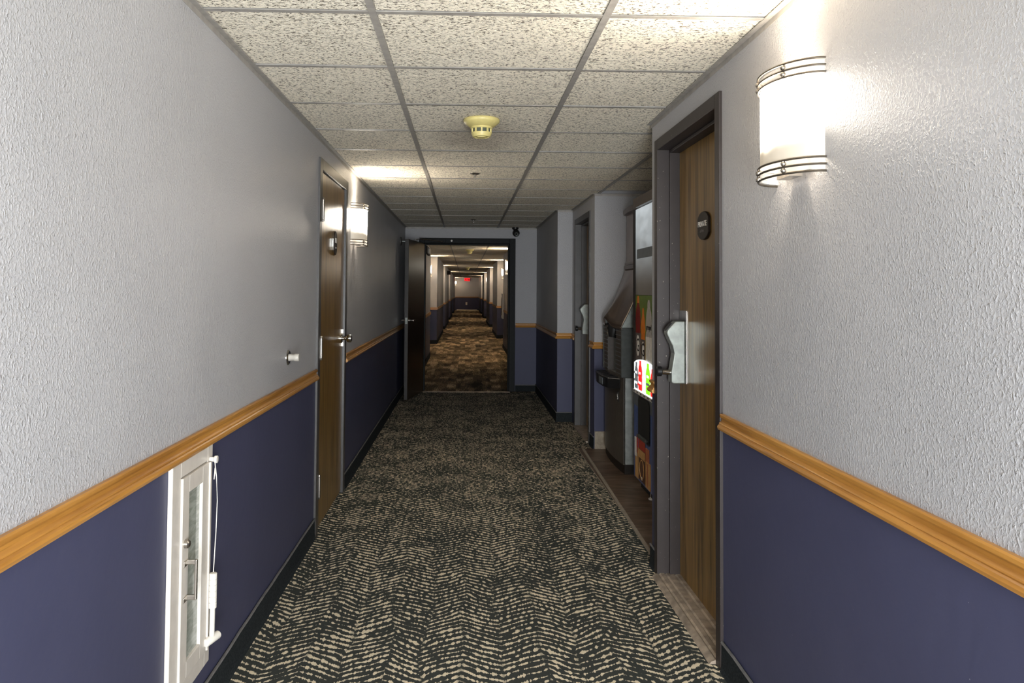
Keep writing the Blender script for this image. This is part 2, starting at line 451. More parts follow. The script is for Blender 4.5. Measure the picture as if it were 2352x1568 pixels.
# ------------------------------------------------------------------ floors
b = MB(); b.box(-1.0, 1.31, -1.75, 10.80, -.1, 0)
structure(b.build('floor', 'carpet'), 'dark hall carpet with cream chevron dashes', 'floor')
b = MB(); b.box(-1.3, 1.4, 10.80, 56, -.1, 0)
structure(b.build('floor_far', 'carpet_far'), 'brown patchwork carpet of the far hall', 'floor')
b = MB(); b.box(1.0, 2.2, 4.02, 6.95, -.05, .0022)
fa = structure(b.build('floor_alcove', 'grout'), 'brown plank tile floor of the vending alcove', 'floor')
ys = [4.02, 4.205, 4.65, 5.105, 5.54, 5.985, 6.43, 6.948]
for i in range(7):
    for x0, x1 in ((1.003, 1.60), (1.604, 2.195)):
        b = MB(); b.box(x0, x1, ys[i] + .003, ys[i + 1] - .003, 0, .005)
        b.build('floor_tile', 'plank', fa)
# transition strips
b = MB(); b.add([(.985, 4.03, 0), (1.003, 4.03, 0), (1.058, 6.95, 0), (1.036, 6.95, 0), (.985, 4.03, .008), (1.003, 4.03, .008), (1.058, 6.95, .008), (1.036, 6.95, .008)],
    [(0, 1, 2, 3), (4, 5, 6, 7), (0, 1, 5, 4), (1, 2, 6, 5), (2, 3, 7, 6), (3, 0, 4, 7)])
structure(b.build('trim_1', 'grout'), 'thin pale strip where carpet meets the alcove tiles', 'floor trim')
b = MB(); b.prism([(10.775, 0), (10.782, .008), (10.82, .010), (10.828, 0)], lambda p, q, t: (t, p, q), -.575, .618)
structure(b.build('trim_2', 'alum'), 'pale metal strip across the far doorway floor', 'floor trim')

# ------------------------------------------------------------------ ceiling
b = MB(); b.box(-1.0, 2.35, -1.6, 10.89, 2.335, 2.40)
ceil = structure(b.build('ceiling', 'plenum'), 'suspended ceiling of cream fissured tiles in a metal grid', 'ceiling')
cols = [(XL + .004, -.300), (-.300, .439), (.439, 1.180), (1.180, 1.920), (1.920, 2.197)]
D0, DD = 2.447, .61
tile_me = {}
for k in range(-5, 15):
    y0 = D0 + (k - 1) * DD; y1 = y0 + DD
    y1 = min(y1, 10.888); y0 = max(y0, -1.598)
    if y1 - y0 < .1: continue
    for ci, (x0, x1) in enumerate(cols):
        if ci == 2:
            if y1 <= 4.1: xs = XR - .004
            elif y0 > 8.3: xs = .981
            elif y0 > 6.9: xs = 1.143
            else: xs = x1
            a0, a1 = x0, xs
        elif ci > 2:
            if y0 < 3.9 or y1 > 7.2: continue
            a0, a1 = x0, x1
        else: a0, a1 = x0, x1
        yy1 = y1
        if ci >= 2 and 6.6 < y0 < 6.95: yy1 = min(y1, 6.946 if ci > 2 else y1)
        if ci > 2 and y0 < 4.02: continue
        hx, hy = (a1 - a0) / 2 - .005, (yy1 - y0) / 2 - .005
        key = (round(hx, 3), round(hy, 3))
        if key not in tile_me:
            t_ = MB()
            e = .006
            vs = [(-hx, -hy, .016), (hx, -hy, .016), (hx, hy, .016), (-hx, hy, .016),
                  (-hx, -hy, e), (hx, -hy, e), (hx, hy, e), (-hx, hy, e),
                  (-hx + .009, -hy + .009, 0), (hx - .009, -hy + .009, 0), (hx - .009, hy - .009, 0), (-hx + .009, hy - .009, 0)]
            t_.add(vs, [(0, 1, 2, 3), (8, 11, 10, 9)] + [(i, i + 4, (i + 1) % 4 + 4, (i + 1) % 4) for i in range(4)] + [(i + 4, i + 8, (i + 1) % 4 + 8, (i + 1) % 4 + 4) for i in range(4)])
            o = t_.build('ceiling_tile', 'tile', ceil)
            tile_me[key] = o.data
        else:
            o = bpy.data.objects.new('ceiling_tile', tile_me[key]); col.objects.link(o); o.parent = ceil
        o.location = ((a0 + a1) / 2, (y0 + yy1) / 2, ZT + .0015 + random.uniform(0, .002))
        o.rotation_euler = (random.uniform(-.004, .004), random.uniform(-.004, .004), random.uniform(-.002, .002))
for x, ya, yb in ((-.300, -1.6, 10.89), (.439, -1.6, 10.89), (1.180, 4.02, 6.95), (1.920, 4.02, 6.95)):
    b = MB(); b.box(x - .012, x + .012, ya, yb, ZT - .002, ZT); b.box(x - .001, x + .001, ya, yb, ZT, ZT + .04)
    b.build('main_runner', 'grid', ceil)
for k in range(-6, 14):
    y = D0 + k * DD
    spans = [(XL, -.312), (-.288, .427)]
    if y < 4.0: spans.append((.451, XR))
    elif y < 6.95: spans += [(.451, 1.168), (1.192, 1.908), (1.932, 2.2)]
    elif y < 8.4: spans.append((.451, 1.147))
    else: spans.append((.451, .985))
    for a0, a1 in spans:
        b = MB(); b.box(a0, a1, y - .012, y + .012, ZT - .001, ZT + .0005); b.box(a0, a1, y - .001, y + .001, ZT, ZT + .03)
        b.build('cross_tee', 'grid', ceil)
def angle(p, q, side):
    # wall angle along p->q, side = inward normal
    p = Vector(p); q = Vector(q); n = Vector(side)
    b = MB()
    prof = [(0, -.022), (.0015, -.022), (.0015, -.0035), (.021, -.0035), (.021, 0.0), (0, 0.0)]
    d = (q - p)
    b.prism(prof, lambda u, v, t: tuple(p + d * t + n * u + Vector((0, 0, ZT + v))), 0, 1)
    b.build('wall_angle', 'grid', ceil)
angle((XL, -1.6, 0), (XL, 10.89, 0), (1, 0, 0))
angle((XR, -1.6, 0), (XR, 4.04, 0), (-1, 0, 0))
angle((1.147, 6.95, 0), (1.147, 8.4, 0), (-1, 0, 0))
angle((1.147, 6.95, 0), (2.2, 6.95, 0), (0, -1, 0))
angle((.985, 8.4, 0), (.985, 10.89, 0), (-1, 0, 0))
angle((.985, 8.4, 0), (1.147, 8.4, 0), (0, -1, 0))
angle((XL, 10.89, 0), (.985, 10.89, 0), (0, -1, 0))
b = MB(); b.box(-1.3, 1.4, 11.04, 56, ZT, 2.4)
cf = structure(b.build('ceiling_far', 'plenum'), 'low tiled ceiling of the far hall', 'ceiling')
b = MB()
for k in range(74):
    y0 = 11.05 + k * .61
    for x0, x1 in ((-1.2, -.31), (-.29, .43), (.45, 1.35)):
        b.box(x0, x1, y0 + .008, y0 + .602, ZT - .003, ZT)
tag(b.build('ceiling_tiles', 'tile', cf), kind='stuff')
for x in (-.300, .439):
    b = MB(); b.box(x - .012, x + .012, 11.04, 56, ZT - .006, ZT); b.build('main_runner', 'grid', cf)

# ------------------------------------------------------------------ chair rails and carpet coves
RAIL = [(0, .944), (.010, .944), (.0135, .940), (.0125, .932), (.0065, .925), (.0070, .917), (.0150, .911), (.0165, .908), (.0150, .9055), (.0205, .902), (.0235, .895), (.0200, .886), (.006, .883), (0, .883)]
ntrim = [2]
def rail(p, q, n, mat, label, m0=0, m1=0):
    p = Vector((*p, 0)); q = Vector((*q, 0)); n = Vector((*n, 0)); d = (q - p).normalized(); L = (q - p).length
    b = MB(); k = len(RAIL)
    vs = [p + n * u + Vector((0, 0, z)) - d * (u * m0) for u, z in RAIL] + [p + d * L + n * u + Vector((0, 0, z)) + d * (u * m1) for u, z in RAIL]
    b.add(vs, [(i, (i + 1) % k, k + (i + 1) % k, k + i) for i in range(k)] + [tuple(range(k)), tuple(range(2 * k - 1, k - 1, -1))])
    ntrim[0] += 1
    return structure(b.build('trim_%d' % ntrim[0], mat), label, 'chair rail')
rail((XL, -1.6), (XL, 4.470), (1, 0), 'oak', 'oak chair rail on the left wall above the white cabinet')
rail((XL, 5.538), (XL, 10.89), (1, 0), 'oak', 'oak chair rail on the left wall past the door', m1=-1)
rail((XR, -1.6), (XR, 2.908), (-1, 0), 'oak', 'oak chair rail on the right wall under the large lit sconce')
rail((XR, 3.935), (XR, 4.02), (-1, 0), 'oak', 'short stub of oak chair rail at the corner by the vending machine', m1=1)
rail((XR, 4.02), (1.19, 4.02), (0, 1), 'oak_x', 'oak chair rail turning into the vending alcove', m0=1)
rail((1.147, 6.95), (2.2, 6.95), (0, -1), 'oak_x', 'oak chair rail beside the ice machine', m0=1)
rail((1.147, 6.95), (1.147, 7.165), (-1, 0), 'oak', 'oak chair rail stub on the near side of the narrow door', m0=1)
rail((1.147, 8.185), (1.147, 8.40), (-1, 0), 'oak', 'oak chair rail stub on the far side of the narrow door', m1=-1)
rail((.985, 8.40), (1.147, 8.40), (0, -1), 'oak_x', 'oak chair rail across the narrow grey return wall', m0=1, m1=-1)
rail((.985, 8.40), (.985, 10.89), (-1, 0), 'oak', 'oak chair rail running to the far doorway on the right', m0=1, m1=-1)
rail((.695, 10.89), (.985, 10.89), (0, -1), 'oak_x', 'oak chair rail beside the far doorway', m1=-1)

def cove(name, p, q, n, label, h=.108, m0=0, m1=0, wave=0.0):
    p = Vector((*p, 0)); q = Vector((*q, 0)); n = Vector((*n, 0)); d = (q - p); L = d.length; d.normalize()
    prof = [(0, 0), (.016, 0), (.010, .02), (.008, h), (0, h)]
    b = MB(); k = len(prof)
    vs = [p + n * u + Vector((0, 0, z)) - d * (u * m0) for u, z in prof] + [p + d * L + n * u + Vector((0, 0, z)) + d * (u * m1) for u, z in prof]
    b.add(vs, [(i, (i + 1) % k, k + (i + 1) % k, k + i) for i in range(k)] + [tuple(range(k)), tuple(range(2 * k - 1, k - 1, -1))])
    o = structure(b.build(name, 'cove'), label, 'baseboard')
    b = MB(); N = max(2, int(L / .12))
    b.tube([p + d * (L * i / N + (-.008 * m0 if i == 0 else 0) + (.008 * m1 if i == N else 0)) + n * (.008 + random.uniform(-.001, .001)) + Vector((0, 0, h + random.uniform(-wave, wave))) for i in range(N + 1)], .0055, 6)
    b.build('binding', 'binding', o)
cove('baseboard_left', (XL, -1.6), (XL, 4.470), (1, 0), 'dark carpet baseboard with grey binding below the white cabinet', wave=.002)
cove('baseboard_left_far', (XL, 5.538), (XL, 10.89), (1, 0), 'dark carpet baseboard on the left wall past the door')
cove('baseboard_right', (XR, -1.6), (XR, 2.908), (-1, 0), 'dark carpet baseboard on the near right wall', wave=.002)
cove('baseboard_right_corner', (XR, 3.935), (XR, 4.02), (-1, 0), 'scrap of dark carpet baseboard at the alcove corner', m1=1)
cove('baseboard_right_middle', (1.147, 6.95), (1.147, 7.165), (-1, 0), 'dark carpet baseboard beside the ice machine corner')
cove('baseboard_right_return', (.985, 8.40), (1.147, 8.40), (0, -1), 'dark baseboard across the narrow return wall', .10, m0=1)
cove('baseboard_right_end', (.985, 8.40), (.985, 10.89), (-1, 0), 'dark baseboard running to the far doorway on the right', .10, m0=1)
cove('baseboard_far', (.695, 10.89), (.985, 10.89), (0, -1), 'dark baseboard beside the far doorway', .09)
b = MB(); b.box(1.15, 2.2, 6.938, 6.95, 0, .158)
structure(b.build('baseboard_alcove', 'stone'), 'beige stone baseboard beside the ice machine', 'baseboard')
b = MB(); b.box(XR + .15, 2.2, 4.02, 4.032, 0, .158)
structure(b.build('baseboard_alcove_near', 'stone'), 'beige stone baseboard on the hidden near side of the alcove', 'baseboard')

# ------------------------------------------------------------------ doors
def hinge(parent, x, y, z, h=.115, nx=1):
    b = MB()
    r = .0085
    prof = [(.001, -.012), (.007, -.010), (.0085, -.003), (.006, 0), (r, .001), (r, h * .2), (r * .93, h * .205), (r, h * .21), (r, h * .79), (r * .93, h * .795), (r, h * .8), (r, h), (.006, h + .001), (.0085, h + .004), (.007, h + .011), (.001, h + .013)]
    b.lathe(prof, (x, y, z - h / 2), (0, 0, 1), 14)
    b.box(x - .012 * nx, x - .009 * nx, y - .022, y + .012, z - h / 2, z + h / 2)
    return b.build('hinge', 'nickel', parent, smooth=True)

# door_1 : left wall
d1 = thing('door_1', (XL, 4.50, 0), 'walnut door in the left wall with chrome hinges and round knob', 'door', kind='structure')
b = MB()
xo, xi = XL + .012, XL - .10
b.box(xi, xo, 4.475, 4.548, 0, 2.152); b.box(xi, xo, 5.462, 5.532, 0, 2.152); b.box(xi, xo, 4.548, 5.462, 2.088, 2.152)
b.build('door_frame', 'frame_grey', d1, bevel=.003)
b = MB(); b.box(XL - .048, XL - .004, 4.552, 5.458, .014, 2.084)
b.build('leaf', 'doorwood', d1, bevel=.002)
b = MB(); b.box(XL - .10, XL - .06, 4.548, 5.462, 0, 2.088); b.build('backing', 'blackmatte', d1)
for z in (1.857, 1.055, .262): hinge(d1, XL + .014, 4.560, z)
b = MB(); b.lathe([(.001, 0), (.033, 0), (.033, .006), (.026, .010), (.012, .012), (.011, .030), (.015, .036), (.026, .044), (.029, .056), (.027, .068), (.018, .074), (.001, .075)], (XL - .004, 5.392, 1.062), (1, 0, 0), 20)
b.build('knob', 'chrome', d1, smooth=True)
b = MB(); b.box(XL - .004, XL + .004, 5.438, 5.458, 1.005, 1.120); b.build('latch_plate', 'nickel', d1)
b = MB()
def obround(yc, zc, hw, hh, n=8):
    pts = []
    for i in range(n + 1): a = math.pi * i / n; pts.append((yc + hw * math.cos(a), zc + hh - hw + hw * math.sin(a)))
    for i in range(n + 1): a = math.pi + math.pi * i / n; pts.append((yc + hw * math.cos(a), zc - hh + hw + hw * math.sin(a)))
    return pts
b.prism(obround(5.02, 1.69, .050, .076), lambda p, q, t: (t, p, q), XL - .004, XL + .014)
sg = b.build('door_sign', 'bronze', d1, bevel=.002)
tag(sg, 'dark oval-ended room sign with chrome rim')
b = MB(); pts = obround(5.02, 1.69, .053, .079)
b.prism(pts, lambda p, q, t: (t, p, q), XL - .003, XL + .008); b.build('sign_rim', 'chrome', sg)
b = MB(); b.box(XL + .0135, XL + .0155, 4.990, 5.050, 1.690, 1.722); b.box(XL + .0135, XL + .0155, 5.005, 5.035, 1.655, 1.664); b.build('sign_print', 'whiteprint', sg)

# mechanical lock (shared outline): profile in (depth out of the door, z)
def push_lock(parent, xf, yc, zb, zt, hw=.036, sgn=-1):
    H = zt - zb
    prof = [(0, 0), (.058, .0), (.066, .02 * H), (.066, .20 * H), (.058, .36 * H), (.052, .48 * H), (.060, .60 * H), (.078, .72 * H), (.088, .80 * H), (.084, .86 * H), (.055, .965 * H), (.045, H), (0, H)]
    b = MB(); b.prism([(d, zb + z) for d, z in prof], lambda p, q, t: (xf + sgn * p, t, q), yc - hw, yc + hw)
    lk = b.build('push_button_lock', 'steel', parent, bevel=.006, smooth=False)
    tag(lk, 'brushed metal push-button lock')
    b = MB()
    q0, q1 = zb + .845 * H, zb + .965 * H
    b.prism([(.091, q0), (.062, q1), (.055, q1), (.084, q0)], lambda p, q, t: (xf + sgn * p, t, q), yc - hw * .8, yc + hw * .8)
    b.build('button_panel', 'black', lk)
    b = MB(); b.tube([(xf + sgn * .05, yc - .006, zb + .17 * H), (xf + sgn * .118, yc - .006, zb + .185 * H)], .013, 12)
    b.build('lever_stem', 'chrome', lk, smooth=True)
    b = MB(); b.lathe([(.001, 0), (.018, .001), (.024, .006), (.024, .024), (.018, .03), (.001, .031)], (xf + sgn * .105, yc - .006, zb + .19 * H), (sgn, 0, 0), 14)
    b.build('knob', 'black', lk, smooth=True)
    return lk

# door_2 : right wall, recessed
d2 = thing('door_2', (XR, 3.41, 0), 'brown wood-grain door in the right wall marked private', 'door', kind='structure')
b = MB(); xo, xi = XR - .012, XR + .115
def jamb_frame(b, xo, xi, ya, yb, zt, fw, stop, sx):
    # casing + jamb with a stop step
    b.box(xo, xi, ya, ya + fw, 0, zt); b.box(xo, xi, yb - fw, yb, 0, zt); b.box(xo, xi, ya + fw, yb - fw, zt - fw, zt)
    b.box(sx, xi, ya + fw, ya + fw + stop, 0, zt - fw); b.box(sx, xi, yb - fw - stop, yb - fw, 0, zt - fw); b.box(sx, xi, ya + fw + stop, yb - fw - stop, zt - fw - stop, zt - fw)
jamb_frame(b, xo, xi, 2.912, 3.925, 2.157, .055, .016, XR + .048)
b.build('door_frame', 'frame', d2, bevel=.003)
XD = XR + .098
b = MB(); b.box(XD, XD + .012, 2.984, 3.853, .016, 2.085); b.build('leaf', 'doorwood', d2)
b = MB(); b.prism([(.925, 0), (.934, .010), (.950, .015), (.958, .011), (.966, .016), (.985, .016), (.990, .011), (.998, .016), (1.030, .017), (1.034, .012), (1.042, .017), (1.072, .017), (1.072, 0)], lambda p, q, t: (p, t, q), 2.967, 3.870)
b.build('threshold', 'alum', d2)
b = MB(); b.box(XD - .004, XD, 3.730, 3.850, .955, 1.305); gp = b.build('guard_plate', 'chrome', d2, bevel=.0015)
push_lock(d2, XD - .004, 3.778, .955, 1.255, .034)
b = MB(); b.prism(obround(3.44, 1.690, .080, .062, 10), lambda p, q, t: (t, p, q), XD - .011, XD)
pts = []
for i in range(9): a = math.radians(20 + 140 * i / 8); pts.append((3.44 + .082 * math.cos(a), 1.690 + .018 + .045 * math.sin(a)))
for i in range(9): a = math.radians(200 + 140 * i / 8); pts.append((3.44 + .082 * math.cos(a), 1.690 - .018 + .045 * math.sin(a)))
b = MB(); b.prism(pts, lambda p, q, t: (t, p, q), XD - .012, XD)
sg = b.build('door_sign', 'bronze', d2, bevel=.002); tag(sg, 'dark rounded sign reading PRIVATE')
text('sign_text', 'PRIVATE', .034, 'whiteprint', sg, (XD - .0125, 3.445, 1.697), (0, -1, 0), (0, 0, 1))
b = MB()
for i in range(7): b.box(XD - .0132, XD - .012, 3.470 - i * .0085, 3.474 - i * .0085, 1.662 + (i % 2) * .005, 1.667 + (i % 3) * .004)
b.build('braille_dots', 'greyprint', sg)

# door_3 : narrow door past the alcove
d3 = thing('door_3', (1.147, 7.68, 0), 'narrow dark door past the ice machine with a pale push-button lock', 'door', kind='structure')
b = MB(); jamb_frame(b, 1.135, 1.29, 7.185, 8.175, 2.14, .055, .016, 1.20)
b.build('door_frame', 'frame_grey', d3, bevel=.003)
b = MB(); b.box(1.255, 1.275, 7.257, 8.103, .016, 2.068); b.build('leaf', 'doorwood', d3)
b = MB(); b.box(1.12, 1.255, 7.245, 8.115, 0, .013); b.build('threshold', 'alum', d3)
push_lock(d3, 1.255, 7.99, .955, 1.262)

# door_4 : far open door
d4 = thing('door_4', (-.577, 10.87, 0), 'dark brown fire door standing open at the far doorway', 'door', kind='structure')
b = MB()
b.box(-.65, -.577, 10.86, 11.06, 0, 2.118); b.box(.607, .688, 10.86, 11.06, 0, 2.118); b.box(-.577, .607, 10.86, 11.06, 2.045, 2.118)
b.box(-.577, -.560, 10.93, 11.06, 0, 2.045); b.box(.59, .607, 10.93, 11.06, 0, 2.045); b.box(-.56, .59, 10.93, 11.06, 2.028, 2.045)
b.build('door_frame', 'frame_dark', d4, bevel=.004)
ang = math.atan2(.145, .93); ca, sa = math.cos(ang), math.sin(ang)
def lf(u, v, z):   # u along the leaf from the hinge, v through its thickness
    return (-.572 - sa * u - ca * v, 10.855 - ca * u + sa * v, z)
def lbox(b, u0, u1, v0, v1, z0, z1):
    vs = [lf(u, v, z) for z in (z0, z1) for v in (v0, v1) for u in (u0, u1)]
    b.add(vs, [(0, 2, 3, 1), (4, 5, 7, 6), (0, 1, 5, 4), (2, 6, 7, 3), (0, 4, 6, 2), (1, 3, 7, 5)])
b = MB(); lbox(b, .01, .965, 0, .045, .012, 2.036)
t_ = NT('dark_door_veneer'); n_ = t_.noise(t_.scl(t_.pos(), (30, 30, 1.4)), 1, 3)
t_.set(t_.mix(n_, lin(34, 24, 16), lin(52, 38, 25)), .3); MAT['darkdoor'] = t_.m
lf_o = b.build('leaf', 'darkdoor', d4)
b = MB(); lbox(b, .9655, .968, .004, .041, .02, 2.03); b.build('leaf_edge', 'frame_grey', d4)
b = MB(); lbox(b, .968, .9705, .008, .037, .965, 1.045); b.build('latch_plate', 'steel', d4)
for s in (-1, 1):
    b = MB(); v0 = 0 if s < 0 else .045
    b.lathe([(.001, 0), (.026, 0), (.026, .008), (.010, .010), (.010, .05), (.001, .051)], lf(.905, v0, 1.01), Vector(lf(0, s, 0)) - Vector(lf(0, 0, 0)), 14)
    b.tube([lf(.905, v0 + s * .046, 1.01), lf(.80, v0 + s * .050, 1.01)], .009, 8)
    b.build('lever_handle', 'nickel', d4, smooth=True)
b = MB(); b.box(-.50, -.28, 10.815, 10.862, 2.048, 2.112); b.build('closer_body', 'frame_dark', d4, bevel=.004)
b = MB(); b.tube([(-.30, 10.83, 2.060), (-.62, 10.50, 2.078)], .008, 6); b.tube([(-.62, 10.50, 2.078), (-.66, 10.28, 2.055)], .008, 6)
b.build('closer_arm', 'nickel', d4)
b = MB(); b.lathe([(.001, 0), (.014, 0), (.014, .01), (.001, .012)], (-.20, 10.86, 2.08), (0, -1, 0), 10); b.build('door_bumper', 'whiteprint', d4)

# ------------------------------------------------------------------ sconces
SD, SW = .105, .165
def arc(dp, hw, a0, a1, n, z): return [(dp * math.cos(a0 + (a1 - a0) * i / n), hw * math.sin(a0 + (a1 - a0) * i / n), z) for i in range(n + 1)]
def sconce(loc, rotz, label, group, shade='shade', bulb=BULB_W):
    o = thing('wall_sconce', (0, 0, 0), label, 'wall lamp', group)
    H2 = math.pi / 2
    b = MB(); b.box(0, .012, -.075, .075, -.135, .135); b.box(.012, .05, -.045, .045, -.150, -.140); b.build('back_plate', 'nickel', o)
    b = MB(); rows = [arc(SD - .006, SW - .006, -H2, H2, 28, z) for z in (-.113, -.085, -.06, -.03, 0, .04, .08, .113)]
    b.grid(rows); so = b.build('shade', shade, o, smooth=True)
    if so.data.polygons[100].normal.dot(Vector((so.data.polygons[100].center.x, so.data.polygons[100].center.y, 0))) < 0: so.data.flip_normals()
    for z0, z1, nm in ((.114, .148, 'upper_band'), (-.148, -.114, 'lower_band')):
        b = MB(); b.grid([arc(SD - .006, SW - .006, -H2, H2, 28, z0), arc(SD - .006, SW - .006, -H2, H2, 28, z1)]); b.build(nm, 'acrylic', o, smooth=True)
    for z in (.153, .134, .115, -.115, -.134, -.153):
        b = MB(); b.tube(arc(SD, SW, -H2, H2, 30, z), .0032, 6); b.build('rod', 'rod', o, smooth=True)
    for s in (-1, 1):
        for z in (.1435, .1245, -.1245, -.1435):
            b = MB(); prof = [(.0078 * math.sin(math.pi * i / 8), -.0078 * math.cos(math.pi * i / 8)) for i in range(9)]
            b.lathe(prof, (SD * math.cos(.6), s * SW * math.sin(.6), z), (0, 0, 1), 12); b.build('ball', 'nickel', o, smooth=True)
    wc = WARM if shade == 'shade' else WARM_FAR
    ld = bpy.data.lights.new('bulb', 'SPOT'); ld.energy = bulb; ld.color = wc; ld.shadow_soft_size = .02
    ld.spot_size = math.radians(125); ld.spot_blend = .9
    lo = bpy.data.objects.new('bulb', ld); col.objects.link(lo); lo.parent = o; lo.location = (.062, 0, .085)
    lo.rotation_euler = (0, math.radians(-152), 0)      # up and a little away from the wall
    ld = bpy.data.lights.new('bulb', 'POINT'); ld.energy = bulb * .10; ld.color = wc; ld.shadow_soft_size = .02
    lo = bpy.data.objects.new('bulb', ld); col.objects.link(lo); lo.parent = o; lo.location = (.05, 0, -.03)
    o.location = loc; o.rotation_euler = (0, 0, rotz)
    return o
s0 = sconce((XR, 2.225, 1.876), math.pi, 'large lit half-round sconce on the right wall beside the brown door', 'hall sconces')
s1 = copy_tree(s0); s1.location = (XL, 5.90, 1.876); s1.rotation_euler = (0, 0, 0)
s1['label'] = 'lit half-round sconce on the left wall just past the walnut door'
s2 = copy_tree(s0); s2.location = (XL, -.75, 1.876); s2.rotation_euler = (0, 0, 0)  # unseen sconce, assumed and added here to brighten the near walls
s2['label'] = 'lit sconce assumed on the left wall just out of view beside the camera, added to light the near walls'
f0 = sconce((.92, 16.2, 1.876), math.pi, 'glowing sconce on the right wall of the far hall, nearest one there', 'far hall sconces', 'shade_far', FAR_BULB)
for x, y, rot, lab in ((-.97, 19.9, 0, 'glowing sconce on the left of the far hall, nearest on that side'),
                       (1.12, 22.3, math.pi, 'second glowing sconce along the right of the far hall'),
                       (-.97, 27.6, 0, 'second glowing sconce along the left of the far hall'),
                       (1.12, 29.5, math.pi, 'third glowing sconce along the right of the far hall'),
                       (-.97, 36.5, 0, 'third glowing sconce along the left of the far hall'),
                       (1.12, 38.5, math.pi, 'fourth glowing sconce along the right of the far hall'),
                       (-.74, 54.2, 0, 'sconce lighting the left of the far end wall under the exit sign level'),
                       (1.12, 46.5, math.pi, 'last glowing sconce on the right of the far hall')):
    c_ = copy_tree(f0); c_.location = (x, y, 1.876); c_.rotation_euler = (0, 0, rot); c_['label'] = lab

# ------------------------------------------------------------------ far hall walls
def stepped(name, side, main, alc, ends, label):
    b = MB(); rb = MB(); bb = MB()
    y = 11.04
    for i, yE in enumerate(ends):
        x = main if i % 2 == 0 else alc
        x0, x1 = (x - (.5 - abs(x - main)), x) if side < 0 else (x, x + (.5 - abs(x - main)))
        wbox(b, min(x0, x1), max(x0, x1), y, yE)
        s = -side
        rb.box(min(x, x + s * .02), max(x, x + s * .02), y, yE, .885, .944)
        bb.box(min(x, x + s * .012), max(x, x + s * .012), y, yE, 0, .10)
        if i % 2 == 1 and i + 1 < len(ends):
            a0, a1 = sorted((main, alc))
            rb.box(a0, a1, yE - .02, yE, .885, .944); bb.box(a0, a1, yE - .012, yE, 0, .10)
        y = yE
    structure(b.build(name, W2), label, 'wall')
    return rb, bb
LE = [16.5, 20.4, 26.0, 28.2, 34.5, 37.2, 43.5, 47.5, 55]
RE = [19.2, 22.9, 26.6, 30.0, 34.5, 39.0, 43.0, 47.0, 55]
rb, bb = stepped('wall_far_left', -1, -.74, -.97, LE, 'stepped left wall of the far hall, grey over navy')
structure(rb.build('trim_20', 'oak'), 'oak chair rail along the left of the far hall', 'chair rail'); structure(bb.build('baseboard_far_left', 'cove'), 'dark baseboard along the left of the far hall', 'baseboard')
rb, bb = stepped('wall_far_right', 1, .92, 1.12, RE, 'stepped right wall of the far hall, grey over navy')
structure(rb.build('trim_21', 'oak'), 'oak chair rail along the right of the far hall', 'chair rail'); structure(bb.build('baseboard_far_right', 'cove'), 'dark baseboard along the right of the far hall', 'baseboard')
b = MB(); wbox(b, -1.3, 1.5, 55, 55.2); structure(b.build('wall_end', W2), 'end wall of the far hall under the red exit sign', 'wall')
b = MB(); b.box(-.74, .92, 54.98, 55, .885, .944); structure(b.build('trim_22', 'oak_x'), 'oak chair rail across the end wall of the far hall', 'chair rail')
b = MB(); b.box(-.62, .80, 54.9, 55, 0, .05); structure(b.build('trim_23', 'whiteplastic'), 'pale strip at the foot of the far end wall', 'floor trim')

# ------------------------------------------------------------------ things on the near left wall
cb = thing('extinguisher_cabinet', (XL, 2.455, .53), 'white recessed extinguisher cabinet with a narrow glass door, below the left chair rail', 'cabinet')
xo = XL + .014
b = MB()
Y0, Y1, Z0, Z1 = 2.279, 2.632, .182, .888
y0, y1, z0, z1 = 2.345, 2.583, .232, .838
b.box(XL, xo, Y0, y0, Z0, Z1); b.box(XL, xo, y1, Y1, Z0, Z1); b.box(XL, xo, y0, y1, Z0, z0); b.box(XL, xo, y0, y1, z1, Z1)
b.build('trim_frame', 'white', cb, bevel=.002)
b = MB(); g0, g1, h0, h1 = 2.402, 2.522, .282, .784
xd = XL + .020
b.box(XL + .002, xd, y0 + .003, g0, z0 + .003, z1 - .003); b.box(XL + .002, xd, g1, y1 - .003, z0 + .003, z1 - .003)
b.box(XL + .002, xd, g0, g1, z0 + .003, h0); b.box(XL + .002, xd, g0, g1, h1, z1 - .003)
dr = b.build('cabinet_door', 'white', cb, bevel=.0015)
b = MB(); b.box(XL + .006, XL + .010, g0 - .004, g1 + .004, h0 - .004, h1 + .004); b.build('pane', 'pane', dr)
b = MB(); b.tube([(XL + .022, y1 - .001, z0 + .004), (XL + .022, y1 - .001, z1 - .004)], .004, 8); b.build('hinge', 'white', dr)
b = MB(); b.lathe([(.001, 0), (.013, 0), (.013, .010), (.009, .014), (.001, .014)], (xd, 2.372, .640), (1, 0, 0), 16); b.build('cam_lock', 'nickel', dr, smooth=True)
b = MB(); b.box(xd, xd + .004, 2.360, 2.396, .572, .590); b.box(xd, xd + .004, 2.360, 2.396, .468, .484)
b.box(xd, xd + .030, 2.386, 2.396, .574, .588); b.box(xd, xd + .030, 2.386, 2.396, .470, .484); b.box(xd + .024, xd + .031, 2.385, 2.397, .470, .588)
b.build('handle', 'nickel', dr, bevel=.002)
b = MB(); b.box(XL - .125, XL - .120, 2.31, 2.60, .21, .86); b.box(XL - .12, XL, 2.302, 2.310, .21, .86); b.box(XL - .12, XL, 2.600, 2.608, .21, .86); b.box(XL - .12, XL, 2.31, 2.60, .207, .213); b.box(XL - .12, XL, 2.31, 2.60, .857, .863)
b.build('cabinet_tub', 'greyblue', cb)
b = MB(); b.box(XL - .119, XL - .117, 2.43, 2.49, .615, .66); b.build('label_sticker', 'redprint', cb)

